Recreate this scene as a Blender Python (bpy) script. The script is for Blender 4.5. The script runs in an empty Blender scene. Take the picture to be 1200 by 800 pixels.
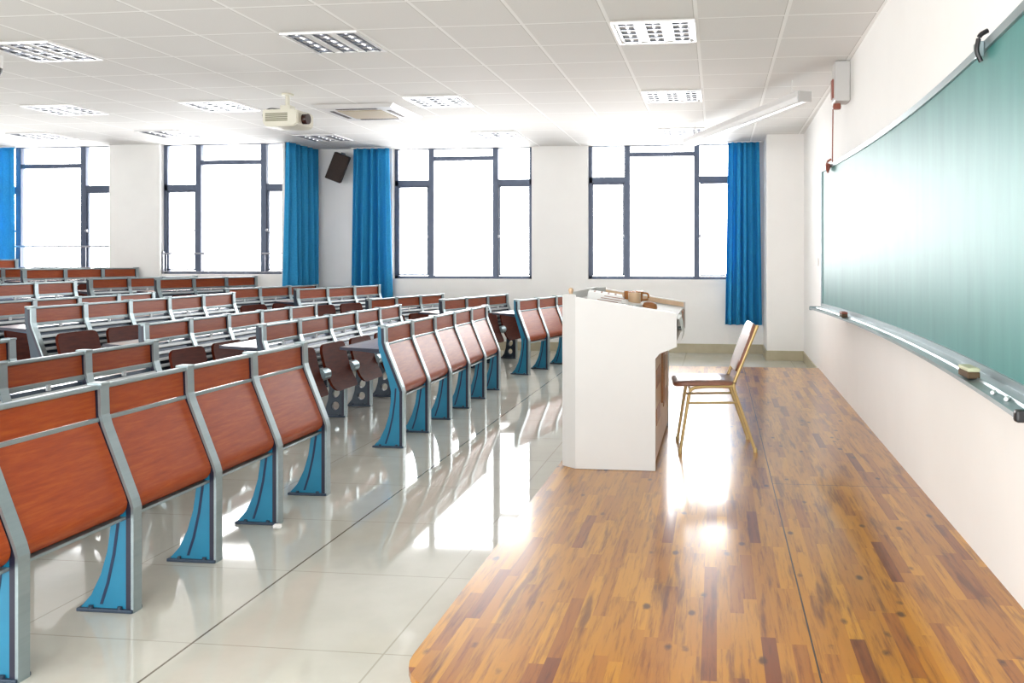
import bpy, bmesh, math, random
from mathutils import Vector, Matrix
random.seed(7)
SC = bpy.context.scene
COL = SC.collection
PI = math.pi
H = 1.35            # eye height
CEIL = 3.0
PLAT = 0.13         # platform height

# ------------------------------------------------------------------ materials
def mat(name, color=(.8, .8, .8), rough=.5, metal=0.0, coat=0.0, spec=.5, emit=None, estr=0.0):
    m = bpy.data.materials.new(name)
    m.use_nodes = True
    b = m.node_tree.nodes['Principled BSDF']
    b.inputs['Base Color'].default_value = (*color, 1)
    b.inputs['Roughness'].default_value = rough
    b.inputs['Metallic'].default_value = metal
    b.inputs['Coat Weight'].default_value = coat
    b.inputs['Coat Roughness'].default_value = .12
    b.inputs['Specular IOR Level'].default_value = spec
    if emit:
        b.inputs['Emission Color'].default_value = (*emit, 1)
        b.inputs['Emission Strength'].default_value = estr
    return m

class NT:
    """tiny helper around a material's node tree"""
    def __init__(s, m):
        s.m = m; s.t = m.node_tree; s.b = s.t.nodes['Principled BSDF']
        s.oc = s.t.nodes.new('ShaderNodeTexCoord')
    def n(s, k, **kw):
        x = s.t.nodes.new(k)
        for a, v in kw.items(): setattr(x, a, v)
        return x
    def l(s, a, b): s.t.links.new(a, b)
    def math(s, op, a, b=None, c=None):
        x = s.n('ShaderNodeMath', operation=op)
        for i, v in enumerate((a, b, c)):
            if v is None: continue
            if isinstance(v, (int, float)): x.inputs[i].default_value = v
            else: s.l(v, x.inputs[i])
        return x.outputs[0]
    def xyz(s, space='Object'):
        x = s.n('ShaderNodeSeparateXYZ'); s.l(s.oc.outputs[space], x.inputs[0]); return x.outputs
    def comb(s, x, y, z):
        c = s.n('ShaderNodeCombineXYZ')
        for i, v in enumerate((x, y, z)):
            if isinstance(v, (int, float)): c.inputs[i].default_value = v
            else: s.l(v, c.inputs[i])
        return c.outputs[0]
    def noise(s, vec, scale, detail=3, rough=.5):
        x = s.n('ShaderNodeTexNoise'); s.l(vec, x.inputs['Vector'])
        x.inputs['Scale'].default_value = scale; x.inputs['Detail'].default_value = detail
        x.inputs['Roughness'].default_value = rough
        return x.outputs['Fac']
    def ramp(s, fac, stops):
        x = s.n('ShaderNodeValToRGB'); s.l(fac, x.inputs[0])
        e = x.color_ramp.elements
        while len(e) < len(stops): e.new(.5)
        for i, (p, c) in enumerate(stops):
            e[i].position = p; e[i].color = (*c, 1)
        return x.outputs[0]
    def mix(s, fac, a, b, mode='MIX'):
        x = s.n('ShaderNodeMix', data_type='RGBA', blend_type=mode)
        for i, v in ((0, fac), (6, a), (7, b)):
            if isinstance(v, (int, float)): x.inputs[i].default_value = v
            elif isinstance(v, tuple): x.inputs[i].default_value = (*v, 1)
            else: s.l(v, x.inputs[i])
        return x.outputs[2]
    def bump(s, h, strength=.2, dist=.01):
        x = s.n('ShaderNodeBump'); x.inputs['Strength'].default_value = strength
        x.inputs['Distance'].default_value = dist
        s.l(h, x.inputs['Height']); s.l(x.outputs[0], s.b.inputs['Normal'])

def line_mask(n, coord, period, offset, half):
    """1 on lines every `period`, 0 elsewhere"""
    a = n.math('SUBTRACT', coord, offset)
    a = n.math('DIVIDE', a, period)
    a = n.math('FRACT', a)
    a = n.math('SUBTRACT', a, .5)
    a = n.math('ABSOLUTE', a)
    return n.math('GREATER_THAN', a, .5 - half / period)

def noisy(m, c0, c1, scale=4, stretch=(1, 1, 1), bump=0):
    n = NT(m)
    mp = n.n('ShaderNodeMapping'); n.l(n.oc.outputs['Object'], mp.inputs[0])
    mp.inputs['Scale'].default_value = stretch
    f = n.noise(mp.outputs[0], scale, 5, .6)
    n.l(n.ramp(f, [(.3, c0), (.7, c1)]), n.b.inputs['Base Color'])
    if bump: n.bump(f, bump)
    return m

M = {}
M['wall'] = noisy(mat('wall_paint', rough=.75), (.90, .893, .875), (.92, .913, .895), 3)
M['pier'] = noisy(mat('pier_paint', rough=.75), (.84, .84, .825), (.87, .87, .855), 3)
M['base'] = noisy(mat('skirting_tile', rough=.35), (.45, .40, .27), (.53, .48, .34), 5)
M['silver'] = noisy(mat('brushed_aluminium', rough=.36, metal=.7), (.29, .355, .375), (.35, .415, .435), 30, (1, .05, 1))
M['slat'] = mat('slat_grey_paint', (.50, .54, .56), .5, .15)
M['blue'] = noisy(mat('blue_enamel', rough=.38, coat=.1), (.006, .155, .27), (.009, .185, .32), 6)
M['blue_dark'] = mat('dark_blue_groove', (.004, .018, .06), .5)
M['dark_metal'] = mat('dark_blue_metal', (.03, .05, .08), .4, .3)
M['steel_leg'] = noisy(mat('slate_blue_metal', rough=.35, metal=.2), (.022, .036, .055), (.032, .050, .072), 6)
M['hinge'] = mat('hinge_grey_blue', (.30, .40, .44), .3, .5)
M['black'] = mat('black_plastic', (.012, .012, .014), .4)
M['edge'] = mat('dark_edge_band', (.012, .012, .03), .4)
M['desk'] = noisy(mat('desk_laminate', rough=.2, coat=.4), (.62, .50, .46), (.70, .58, .54), 5, (8, 1, 8))
M['white'] = mat('white_plastic', (.82, .82, .80), .4)
M['cream'] = noisy(mat('cream_laminate', rough=.4), (.55, .545, .535), (.58, .575, .565), 2)
M['tan'] = noisy(mat('tan_wood', rough=.4), (.55, .36, .22), (.66, .46, .30), 4, (6, 1, 1))
M['brown'] = noisy(mat('brown_wood', rough=.4), (.28, .10, .03), (.38, .16, .05), 6, (1, 1, 6))
M['frame'] = noisy(mat('window_frame_paint', rough=.4, metal=.2), (.075, .095, .15), (.09, .115, .175), 4)
M['rail'] = mat('railing_steel', (.42, .43, .48), .3, .6)
M['speaker'] = noisy(mat('speaker_grille', rough=.75), (.022, .012, .009), (.034, .019, .014), 90)
M['chairmetal'] = mat('chair_gold_paint', (.50, .36, .15), .3, .45)
M['chairwood'] = noisy(mat('chair_plywood', rough=.35, coat=.2), (.20, .08, .05), (.30, .13, .08), 5, (1, 8, 1))
M['paper'] = mat('paper_white', (.86, .86, .86), .6)
M['print'] = mat('print_brown', (.30, .14, .10), .6)
M['amber'] = mat('amber_ceramic', (.33, .12, .025), .2, 0, .4)
M['projector'] = mat('projector_ivory', (.68, .66, .56), .4)
M['lens'] = mat('projector_lens_dark', (.03, .008, .006), .15)
M['grille'] = mat('projector_vent', (.22, .21, .14), .5)
M['acbeige'] = mat('cassette_grille_beige', (.52, .44, .32), .6)
M['slot'] = mat('dark_slot', (.07, .05, .05), .6)
M['lampwhite'] = mat('lamp_white', (.86, .86, .86), .3)
M['louver'] = mat('louver_metal', (.16, .17, .20), .35, .5)
M['tube'] = mat('fluorescent_tube', (.9, .9, .9), .3, emit=(1, 1, 1), estr=1.6)
M['eraser'] = mat('eraser_felt', (.10, .06, .03), .8)
M['eraser_top'] = mat('eraser_pale_green', (.55, .56, .38), .6)
M['chalk'] = mat('chalk_white', (.85, .85, .85), .8)
M['redcord'] = mat('red_brown_cord', (.30, .08, .05), .5)

def wood_panel():
    m = mat('mahogany_veneer', rough=.44, coat=.05, spec=.3)
    n = NT(m); n.b.inputs['Coat Roughness'].default_value = .3
    mp = n.n('ShaderNodeMapping'); n.l(n.oc.outputs['Object'], mp.inputs[0])
    mp.inputs['Scale'].default_value = (12, 1.2, 12)
    f = n.noise(mp.outputs[0], 5, 6, .65)
    n.l(n.ramp(f, [(.25, (.22, .028, .004)), (.5, (.29, .046, .006)), (.78, (.38, .084, .011))]), n.b.inputs['Base Color'])
    n.bump(f, .04, .004)
    return m
M['wood'] = wood_panel()
def seat_wood():
    m = mat('seat_veneer', rough=.5, spec=.06)
    n = NT(m)
    mp = n.n('ShaderNodeMapping'); n.l(n.oc.outputs['Object'], mp.inputs[0])
    mp.inputs['Scale'].default_value = (2, 2, 14)
    f = n.noise(mp.outputs[0], 4, 5, .6)
    n.l(n.ramp(f, [(.3, (.060, .008, .003)), (.7, (.095, .014, .004))]), n.b.inputs['Base Color'])
    return m
M['seat'] = seat_wood()

def curtain_mat():
    m = mat('blue_curtain_cloth', rough=.7, spec=.3)
    n = NT(m)
    mp = n.n('ShaderNodeMapping'); n.l(n.oc.outputs['Object'], mp.inputs[0])
    f = n.noise(mp.outputs[0], 60, 3, .5)
    c = n.ramp(f, [(.3, (.03, .34, .66)), (.7, (.045, .42, .76))])
    n.l(c, n.b.inputs['Base Color'])
    tr = n.n('ShaderNodeBsdfTranslucent'); n.l(c, tr.inputs[0])
    mx = n.n('ShaderNodeMixShader'); mx.inputs[0].default_value = .3
    n.l(n.b.outputs[0], mx.inputs[1]); n.l(tr.outputs[0], mx.inputs[2])
    out = [x for x in n.t.nodes if x.type == 'OUTPUT_MATERIAL'][0]
    n.l(mx.outputs[0], out.inputs[0])
    return m
M['curtain'] = curtain_mat()

def glass_mat():
    m = bpy.data.materials.new('window_glass'); m.use_nodes = True
    t = m.node_tree; t.nodes.clear()
    o = t.nodes.new('ShaderNodeOutputMaterial'); mx = t.nodes.new('ShaderNodeMixShader')
    a = t.nodes.new('ShaderNodeBsdfTransparent'); g = t.nodes.new('ShaderNodeBsdfGlossy')
    g.inputs['Roughness'].default_value = .02
    fr = t.nodes.new('ShaderNodeFresnel'); fr.inputs[0].default_value = 1.45
    t.links.new(fr.outputs[0], mx.inputs[0]); t.links.new(a.outputs[0], mx.inputs[1])
    t.links.new(g.outputs[0], mx.inputs[2]); t.links.new(mx.outputs[0], o.inputs[0])
    return m
M['glass'] = glass_mat()

def floor_mat():
    m = mat('polished_floor_tile', rough=.045, coat=.0, spec=.6)
    n = NT(m); x, y, z = n.xyz()
    lx = line_mask(n, x, .70, -1.83, .0035); ly = line_mask(n, y, .70, 2.80, .003)
    ln = n.math('MAXIMUM', lx, ly)
    f = n.noise(n.oc.outputs['Object'], 2.5, 5, .6)
    c = n.ramp(f, [(.3, (.52, .515, .455)), (.7, (.59, .585, .525))])
    c2 = n.mix(n.math('MULTIPLY', ln, .55), c, (.30, .28, .22))
    main = n.math('LESS_THAN', n.math('ABSOLUTE', n.math('ADD', x, 1.83)), .0045)
    c2 = n.mix(main, c2, (.14, .12, .09))
    n.l(c2, n.b.inputs['Base Color'])
    return m
M['floor'] = floor_mat()

def ceiling_mat():
    m = mat('ceiling_tiles', rough=.8)
    n = NT(m); x, y, z = n.xyz()
    lx = line_mask(n, x, .61, -.14, .013); ly = line_mask(n, y, .61, 6.5, .013)
    ln = n.math('MAXIMUM', lx, ly)
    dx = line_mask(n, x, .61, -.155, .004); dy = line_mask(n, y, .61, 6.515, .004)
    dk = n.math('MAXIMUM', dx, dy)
    f = n.noise(n.oc.outputs['Object'], 160, 2, .5)
    c = n.ramp(f, [(.35, (.76, .755, .74)), (.65, (.80, .795, .78))])
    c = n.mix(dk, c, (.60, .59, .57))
    c = n.mix(ln, c, (.95, .95, .94))
    n.l(c, n.b.inputs['Base Color'])
    return m
M['ceil'] = ceiling_mat()

def platform_mat():
    """narrow finger-jointed strips running along the platform, random tones, dark grain and knots"""
    m = mat('varnished_strip_wood', rough=.32, coat=.55, spec=.25)
    n = NT(m); n.b.inputs['Coat Roughness'].default_value = .13
    x, y, z = n.xyz()
    W, L = .047, .46
    xi = n.math('FLOOR', n.math('DIVIDE', x, W))
    wn = n.n('ShaderNodeTexWhiteNoise', noise_dimensions='1D'); n.l(xi, wn.inputs['W'])
    yo = n.math('MULTIPLY_ADD', wn.outputs['Value'], 3.7, n.math('DIVIDE', y, L))
    yi = n.math('FLOOR', yo)
    w2 = n.n('ShaderNodeTexWhiteNoise', noise_dimensions='2D'); n.l(n.comb(xi, yi, 0), w2.inputs['Vector'])
    tone = n.ramp(w2.outputs['Value'], [(0, (.16, .036, .002)), (.05, (.24, .066, .003)), (.18, (.36, .132, .004)),
                                        (.62, (.43, .178, .005)), (1, (.51, .225, .008))])
    # grain
    gx = n.comb(n.math('MULTIPLY_ADD', yi, 7.3, n.math('MULTIPLY', x, 26)), n.math('MULTIPLY', y, 1.7), xi)
    g = n.noise(gx, 2.2, 6, .65)
    gm = n.ramp(g, [(.30, (.50, .38, .30)), (.50, (1, 1, 1)), (.75, (1.10, 1.08, 1.0))])
    c = n.mix(1.0, tone, gm, 'MULTIPLY')
    # dark heartwood streaks
    st = n.noise(n.comb(n.math('MULTIPLY', x, 9), n.math('MULTIPLY', y, .9), 3.1), 1.6, 4, .6)
    sm = n.ramp(st, [(.55, (0, 0, 0)), (.66, (1, 1, 1))])
    c = n.mix(n.math('MULTIPLY', sm, .7), c, (.085, .016, .003))
    # knots
    vo = n.n('ShaderNodeTexVoronoi'); vo.inputs['Scale'].default_value = 1
    n.l(n.comb(n.math('MULTIPLY', x, 8.0), n.math('MULTIPLY', y, 4.2), 0), vo.inputs['Vector'])
    kd = n.math('MULTIPLY_ADD', n.noise(n.oc.outputs['Object'], 38, 3, .7), .10, vo.outputs['Distance'])
    km = n.ramp(kd, [(.12, (1, 1, 1)), (.19, (0, 0, 0))])
    c = n.mix(n.math('MULTIPLY', km, .85), c, (.045, .012, .004))
    # joints between the boards the platform is made of
    j1 = n.math('LESS_THAN', n.math('ABSOLUTE', n.math('SUBTRACT', x, .30)), .003)
    j2 = n.math('MULTIPLY', line_mask(n, y, 2.25, 4.70, .003), n.math('GREATER_THAN', x, .30))
    c = n.mix(n.math('MAXIMUM', j1, j2), c, (.03, .012, .006))
    n.l(c, n.b.inputs['Base Color'])
    return m
M['platform'] = platform_mat()

def board_mat():
    m = mat('green_chalkboard', rough=.46, spec=.42)
    n = NT(m)
    mp = n.n('ShaderNodeMapping'); n.l(n.oc.outputs['Object'], mp.inputs[0]); mp.inputs['Scale'].default_value = (1, 5, .8)
    f = n.noise(mp.outputs[0], 1.6, 5, .6)
    c = n.ramp(f, [(.3, (.032, .205, .19)), (.72, (.055, .255, .24))])
    n.l(c, n.b.inputs['Base Color'])
    return m
M['board'] = board_mat()

# ------------------------------------------------------------------ mesh helpers
def add_box(bm, c, s, bevel=0.0, rot=None, seg=2):
    r = bmesh.ops.create_cube(bm, size=1)
    vs = r['verts']
    bmesh.ops.scale(bm, vec=Vector(s), verts=vs)
    if bevel > 0:
        es = list({e for v in vs for e in v.link_edges})
        rr = bmesh.ops.bevel(bm, geom=es, offset=bevel, segments=seg, affect='EDGES', profile=.5)
        vs = list({v for f in rr['faces'] for v in f.verts} | {v for v in vs if v.is_valid})
    if rot is not None: bmesh.ops.rotate(bm, cent=(0, 0, 0), matrix=rot, verts=vs)
    bmesh.ops.translate(bm, vec=Vector(c), verts=vs)
    return vs

def box2(bm, a, b, bevel=0.0):
    c = [(i + j) / 2 for i, j in zip(a, b)]; s = [abs(j - i) for i, j in zip(a, b)]
    return add_box(bm, c, s, bevel)

def prism(bm, pts, y0, y1):
    """(x, z) outline extruded along y"""
    a = [bm.verts.new((x, y0, z)) for x, z in pts]
    b = [bm.verts.new((x, y1, z)) for x, z in pts]
    n = len(pts)
    bm.faces.new(a); bm.faces.new(b[::-1])
    for i in range(n):
        bm.faces.new((a[i], b[i], b[(i + 1) % n], a[(i + 1) % n]))

def prism_z(bm, pts, z0, z1):
    a = [bm.verts.new((x, y, z0)) for x, y in pts]
    b = [bm.verts.new((x, y, z1)) for x, y in pts]
    n = len(pts)
    bm.faces.new(a); bm.faces.new(b[::-1])
    for i in range(n):
        bm.faces.new((a[i], b[i], b[(i + 1) % n], a[(i + 1) % n]))

def sheet(bm, prof, y0, y1, thick, ny=1):
    """an (x, z) line given thickness towards -x normal and extruded along y"""
    off = []
    n = len(prof)
    for i in range(n):
        p = Vector(prof[max(i - 1, 0)]); q = Vector(prof[min(i + 1, n - 1)])
        d = (q - p).normalized(); nn = Vector((-d.y, d.x))
        off.append(Vector(prof[i]) + nn * thick)
    prism(bm, [tuple(p) for p in prof] + [tuple(o) for o in off[::-1]], y0, y1)

def tube(bm, pts, r, seg=10, closed=False):
    pts = [Vector(p) for p in pts]
    rings = []
    up = Vector((0, 0, 1))
    for i, p in enumerate(pts):
        a = pts[max(i - 1, 0)]; b = pts[min(i + 1, len(pts) - 1)]
        d = (b - a).normalized()
        u = up if abs(d.dot(up)) < .95 else Vector((1, 0, 0))
        s = d.cross(u).normalized(); t = s.cross(d).normalized()
        rr = r[i] if isinstance(r, (list, tuple)) else r
        rings.append([bm.verts.new(p + (s * math.cos(k * 2 * PI / seg) + t * math.sin(k * 2 * PI / seg)) * rr) for k in range(seg)])
    for i in range(len(rings) - 1):
        for k in range(seg):
            bm.faces.new((rings[i][k], rings[i][(k + 1) % seg], rings[i + 1][(k + 1) % seg], rings[i + 1][k]))
    bm.faces.new(rings[0][::-1]); bm.faces.new(rings[-1])

def cyl(bm, a, b, r, seg=20): tube(bm, [a, b], r, seg)

def bend(pts, rad=.03, k=4):
    """round the corners of a polyline"""
    P = [Vector(p) for p in pts]; out = [P[0]]
    for i in range(1, len(P) - 1):
        a = (P[i - 1] - P[i]); b = (P[i + 1] - P[i])
        r = min(rad, a.length * .45, b.length * .45)
        s = P[i] + a.normalized() * r; e = P[i] + b.normalized() * r
        for j in range(k + 1):
            t = j / k
            out.append(s * (1 - t) ** 2 + P[i] * 2 * t * (1 - t) + e * t * t)
    out.append(P[-1])
    return out

def lathe(bm, prof, c, seg=24):
    rings = []
    for r, z in prof:
        rings.append([bm.verts.new((c[0] + r * math.cos(k * 2 * PI / seg), c[1] + r * math.sin(k * 2 * PI / seg), c[2] + z)) for k in range(seg)])
    for i in range(len(rings) - 1):
        for k in range(seg):
            bm.faces.new((rings[i][k], rings[i][(k + 1) % seg], rings[i + 1][(k + 1) % seg], rings[i + 1][k]))
    bm.faces.new(rings[0][::-1]); bm.faces.new(rings[-1])

def obj(name, bm, m, parent=None, smooth=False, loc=None):
    bmesh.ops.recalc_face_normals(bm, faces=bm.faces)
    me = bpy.data.meshes.new(name); bm.to_mesh(me); bm.free()
    if smooth:
        for p in me.polygons: p.use_smooth = True
        try: me.set_sharp_from_angle(angle=math.radians(38))
        except Exception: pass
    me.materials.append(m)
    o = bpy.data.objects.new(name, me); COL.objects.link(o)
    if parent is not None: o.parent = parent
    if loc is not None: o.location = loc
    return o

def thing(name, label, cat, loc=(0, 0, 0), rotz=0, group=None):
    o = bpy.data.objects.new(name, None); COL.objects.link(o)
    o.empty_display_size = .1
    o.location = loc; o.rotation_euler = (0, 0, rotz)
    o['label'] = label; o['category'] = cat
    if group: o['group'] = group
    return o

def tag(o, label, cat, group=None):
    o['label'] = label; o['category'] = cat
    if group: o['group'] = group
    return o

def struct(name, bm, m, parent=None, smooth=False):
    o = obj(name, bm, m, parent, smooth)
    if parent is None: o['kind'] = 'structure'
    return o

def dup(root, loc, rotz, label, group=None):
    r = root.copy(); COL.objects.link(r); r.location = loc; r.rotation_euler = (0, 0, rotz)
    r['label'] = label
    if group: r['group'] = group
    for ch in list(root.children):
        c = ch.copy(); COL.objects.link(c); c.parent = r
        for g in list(ch.children):
            d = g.copy(); COL.objects.link(d); d.parent = c
    return r

def filled(name, outline, holes, y0, y1, bevel=0.0):
    """bmesh of an (x,z) outline with holes, extruded along y (2D curve fill)"""
    cu = bpy.data.curves.new(name, 'CURVE'); cu.dimensions = '2D'; cu.fill_mode = 'BOTH'
    cu.extrude = abs(y1 - y0) / 2 - bevel; cu.bevel_depth = bevel; cu.bevel_resolution = 1
    for loop in [outline] + holes:
        sp = cu.splines.new('POLY'); sp.points.add(len(loop) - 1); sp.use_cyclic_u = True
        for p, (x, z) in zip(sp.points, loop): p.co = (x, z, 0, 1)
    o = bpy.data.objects.new(name, cu); COL.objects.link(o)
    bpy.context.view_layer.update()
    dg = bpy.context.evaluated_depsgraph_get()
    me = bpy.data.meshes.new_from_object(o.evaluated_get(dg))
    bm = bmesh.new(); bm.from_mesh(me)
    bpy.data.objects.remove(o); bpy.data.curves.remove(cu); bpy.data.meshes.remove(me)
    # curve lies in xy -> stand it up in xz
    bmesh.ops.rotate(bm, cent=(0, 0, 0), matrix=Matrix.Rotation(PI / 2, 3, 'X'), verts=bm.verts)
    bmesh.ops.translate(bm, vec=(0, (y0 + y1) / 2, 0), verts=bm.verts)
    bmesh.ops.remove_doubles(bm, verts=bm.verts, dist=1e-5)
    return bm

def ellipse(cx, cz, rx, rz, k=16, tilt=0):
    out = []
    for i in range(k):
        a = 2 * PI * i / k
        x, z = rx * math.cos(a), rz * math.sin(a)
        out.append((cx + x * math.cos(tilt) - z * math.sin(tilt), cz + x * math.sin(tilt) + z * math.cos(tilt)))
    return out

# ------------------------------------------------------------------ room
def wallX(y): return 1.03 + .010 * y        # the board wall is very slightly out of square
XL = -13.0; YN = -1.6; YB = 12.30; YL = 11.45; XR = -6.08   # left end, near end, back wall, nearer back wall, its return

bm = bmesh.new(); box2(bm, (XL, YN, -.12), (1.30, YB + .3, 0)); struct('floor', bm, M['floor'])
# raised steps that carry the rear rows
FRONT = [-2.21 - .925 * k for k in range(12)]
STEP = .118
step_edges = [FRONT[2] - .29, FRONT[4] - .29, FRONT[6] - .29, FRONT[8] - .29]
for i, xe in enumerate(step_edges):
    bm = bmesh.new(); box2(bm, (XL, YN, STEP * i), (xe, YL + .02 if True else YB, STEP * (i + 1)), .006)
    o = struct('floor', bm, M['floor'])
bm = bmesh.new(); box2(bm, (XL, YN, CEIL), (1.35, YB + .3, CEIL + .1)); struct('ceiling', bm, M['ceil'])
# platform the lectern stands on, with a rounded near corner
pts = []
r = .22; x0 = -.93; y0 = 2.32; y1 = 9.72
pts += [(x0 + r - r * math.sin(a), y0 + r - r * math.cos(a)) for a in [i * PI / 2 / 8 for i in range(9)]]
pts += [(x0, y1), (wallX(y1), y1), (wallX(y0), y0)]
bm = bmesh.new(); prism_z(bm, pts, PLAT - .022, PLAT)
pl = obj('teaching_platform', bm, M['platform'])
tag(pl, 'low varnished strip-wood platform along the chalkboard wall under the lectern and chair', 'platform')
bm = bmesh.new(); prism_z(bm, [(x + (.014 if x < 0 else 0), y + (.014 if y < 3 else 0)) for x, y in pts], 0.0, PLAT - .022)
obj('plinth', bm, M['tan'], pl)

# board wall (right)
bm = bmesh.new()
prism_z(bm, [(wallX(YN), YN), (wallX(YB + .3), YB + .3), (1.5, YB + .3), (1.5, YN)], 0, CEIL)
struct('wall_right', bm, M['wall'])
bm = bmesh.new(); prism_z(bm, [(wallX(9.75) - .012, 9.75), (wallX(11.5) - .012, 11.5), (wallX(11.5) + .01, 11.5), (wallX(9.75) + .01, 9.75)], 0, .12)
struct('baseboard_right', bm, M['base'])

# back wall pieces with window openings; (x0, x1) openings, sill height
def wall_with_openings(name, xa, xb, y, thick, opens, sill):
    bm = bmesh.new()
    x = xa
    for a, b in opens:
        if a > x: box2(bm, (x, y, 0), (a, y + thick, CEIL))
        box2(bm, (a, y, 0), (b, y + thick, sill))
        x = b
    if x < xb: box2(bm, (x, y, 0), (xb, y + thick, CEIL))
    return struct(name, bm, M['wall'])
W3 = (-4.83, -2.70); W4 = (-1.87, .26)
wall_with_openings('wall_back', XR - .2, 1.5, YB, .28, [W3, W4], 1.05)
W2 = (-7.99, -6.115); W1 = (-10.78, -8.76)
wall_with_openings('wall_back_left', XL, XR, YL, .28, [W1, W2], 1.13)
bm = bmesh.new(); box2(bm, (XR - .03, YL + .02, 0), (XR, YB + .02, CEIL)); struct('wall_return', bm, M['wall'])
bm = bmesh.new(); box2(bm, (XL - .2, YN, 0), (XL, YB, CEIL)); struct('wall_left', bm, M['wall'])
bm = bmesh.new(); box2(bm, (W1[1], YL - .02, 0), (W2[0] + .02, YL + .01, CEIL)); struct('wall_pier', bm, M['pier'])
# column in the corner by the board wall
bm = bmesh.new(); box2(bm, (.66, 11.50, 0), (1.25, YB + .05, CEIL)); struct('column', bm, M['wall'])
bm = bmesh.new(); box2(bm, (.645, 11.485, 0), (1.14, 11.56, .13)); box2(bm, (.645, 11.5, 0), (.665, YB, .13)); struct('baseboard_column', bm, M['base'])
bm = bmesh.new(); box2(bm, (XR, YB - .014, 0), (.66, YB + .02, .13)); struct('baseboard_back', bm, M['base'])

def window(name, xa, xb, y, z0, z1, sides, mid_tr, side_tr, hidden=()):
    """three bays: narrow casement, wide fixed light, narrow casement"""
    fw = .055; fd = .07
    yc = y + .10
    bm = bmesh.new()
    box2(bm, (xa, yc, z0), (xa + fw, yc + fd, z1)); box2(bm, (xb - fw, yc, z0), (xb, yc + fd, z1))
    box2(bm, (xa, yc, z0), (xb, yc + fd, z0 + fw * .8)); box2(bm, (xa, yc, z1 - .012), (xb, yc + fd, z1))
    w = struct(name, bm, M['frame'])
    m1, m2 = sides
    for mx in (m1, m2):
        bm = bmesh.new(); box2(bm, (mx - .042, yc - .012, z0), (mx + .042, yc + fd, z1), .004); obj('mullion', bm, M['frame'], w)
    bm = bmesh.new(); box2(bm, (m1, yc, mid_tr - .032), (m2, yc + fd, mid_tr + .032), .004); obj('transom', bm, M['frame'], w)
    for a, b, hx in ((xa, m1, m1 - .10), (m2, xb, m2 + .10)):
        bm = bmesh.new(); box2(bm, (a, yc, side_tr - .045), (b, yc + fd, side_tr + .045), .004); obj('transom', bm, M['frame'], w)
        # opening casement
        bm = bmesh.new(); t = .022
        a2, b2 = a + .046, b - .046
        box2(bm, (a2, yc + .012, z0 + .05), (a2 + t, yc + .05, side_tr - .045)); box2(bm, (b2 - t, yc + .012, z0 + .05), (b2, yc + .05, side_tr - .045))
        box2(bm, (a2, yc + .012, z0 + .05), (b2, yc + .05, z0 + .05 + t)); box2(bm, (a2, yc + .012, side_tr - .045 - t), (b2, yc + .05, side_tr - .045))
        obj('casement', bm, M['frame'], w)
        bm = bmesh.new(); zc = z0 + .63
        box2(bm, (hx - .012 + (.05 if hx < m1 else -.05), yc - .02, zc - .02), (hx + .012 + (.05 if hx < m1 else -.05), yc + .012, zc + .02), .004)
        tube(bm, [(hx + (.05 if hx < m1 else -.05), yc - .02, zc), (hx + (.05 if hx < m1 else -.05), yc - .045, zc), (hx + (-.03 if hx < m1 else .03), yc - .045, zc - .04)], .007, 8)
        obj('handle', bm, M['rail'], w)
    for a, b in ((xa, m1), (m1, m2), (m2, xb)):
        bm = bmesh.new(); box2(bm, (a, yc + .030, z0 + .02), (b, yc + .036, z1 - .02)); obj('pane', bm, M['glass'], w)
    return w
window('window_3', *W3, YB, 1.05, CEIL, (-4.26, -3.27), 2.85, 2.485)
window('window_4', *W4, YB, 1.05, CEIL, (-1.30, -.29), 2.87, 2.50)
window('window_2', *W2, YL, 1.13, CEIL, (-7.45, -6.45), 2.74, 2.38)
window('window_1', *W1, YL, 1.13, CEIL, (-10.31, -9.26), 2.72, 2.38)

def railing(xa, xb, y, zt, zb, label):
    t = thing('guard_rail', label, 'railing', ((xa + xb) / 2, y, 1.13), group='guard rails across the left windows')
    w = (xb - xa) / 2
    bm = bmesh.new(); cyl(bm, (-w, 0, zt - 1.13), (w, 0, zt - 1.13), .013, 10); obj('top_rail', bm, M['rail'], t, True)
    bm = bmesh.new(); cyl(bm, (-w, 0, zb - 1.13), (w, 0, zb - 1.13), .008, 8); obj('lower_rail', bm, M['rail'], t, True)
    n = 17
    for i in range(n):
        x = -w + (i + .5) * 2 * w / n
        bm = bmesh.new(); cyl(bm, (x, 0, zb - 1.13), (x, 0, zt - 1.13), .0045, 6); obj('baluster', bm, M['rail'], t)
    bm = bmesh.new(); box2(bm, (-w - .01, -.012, 0), (-w + .012, .012, zt - 1.10)); box2(bm, (w - .012, -.012, 0), (w + .01, .012, zt - 1.10)); obj('end_post', bm, M['rail'], t)
railing(W2[0] + .02, W2[1] - .02, YL + .05, 1.425, 1.16, 'thin steel guard rail across the window beside the first blue curtain')
railing(W1[0] + .02, W1[1] - .02, YL + .05, 1.53, 1.22, 'thin steel guard rail across the farthest left window, left of the grey pier')

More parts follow.
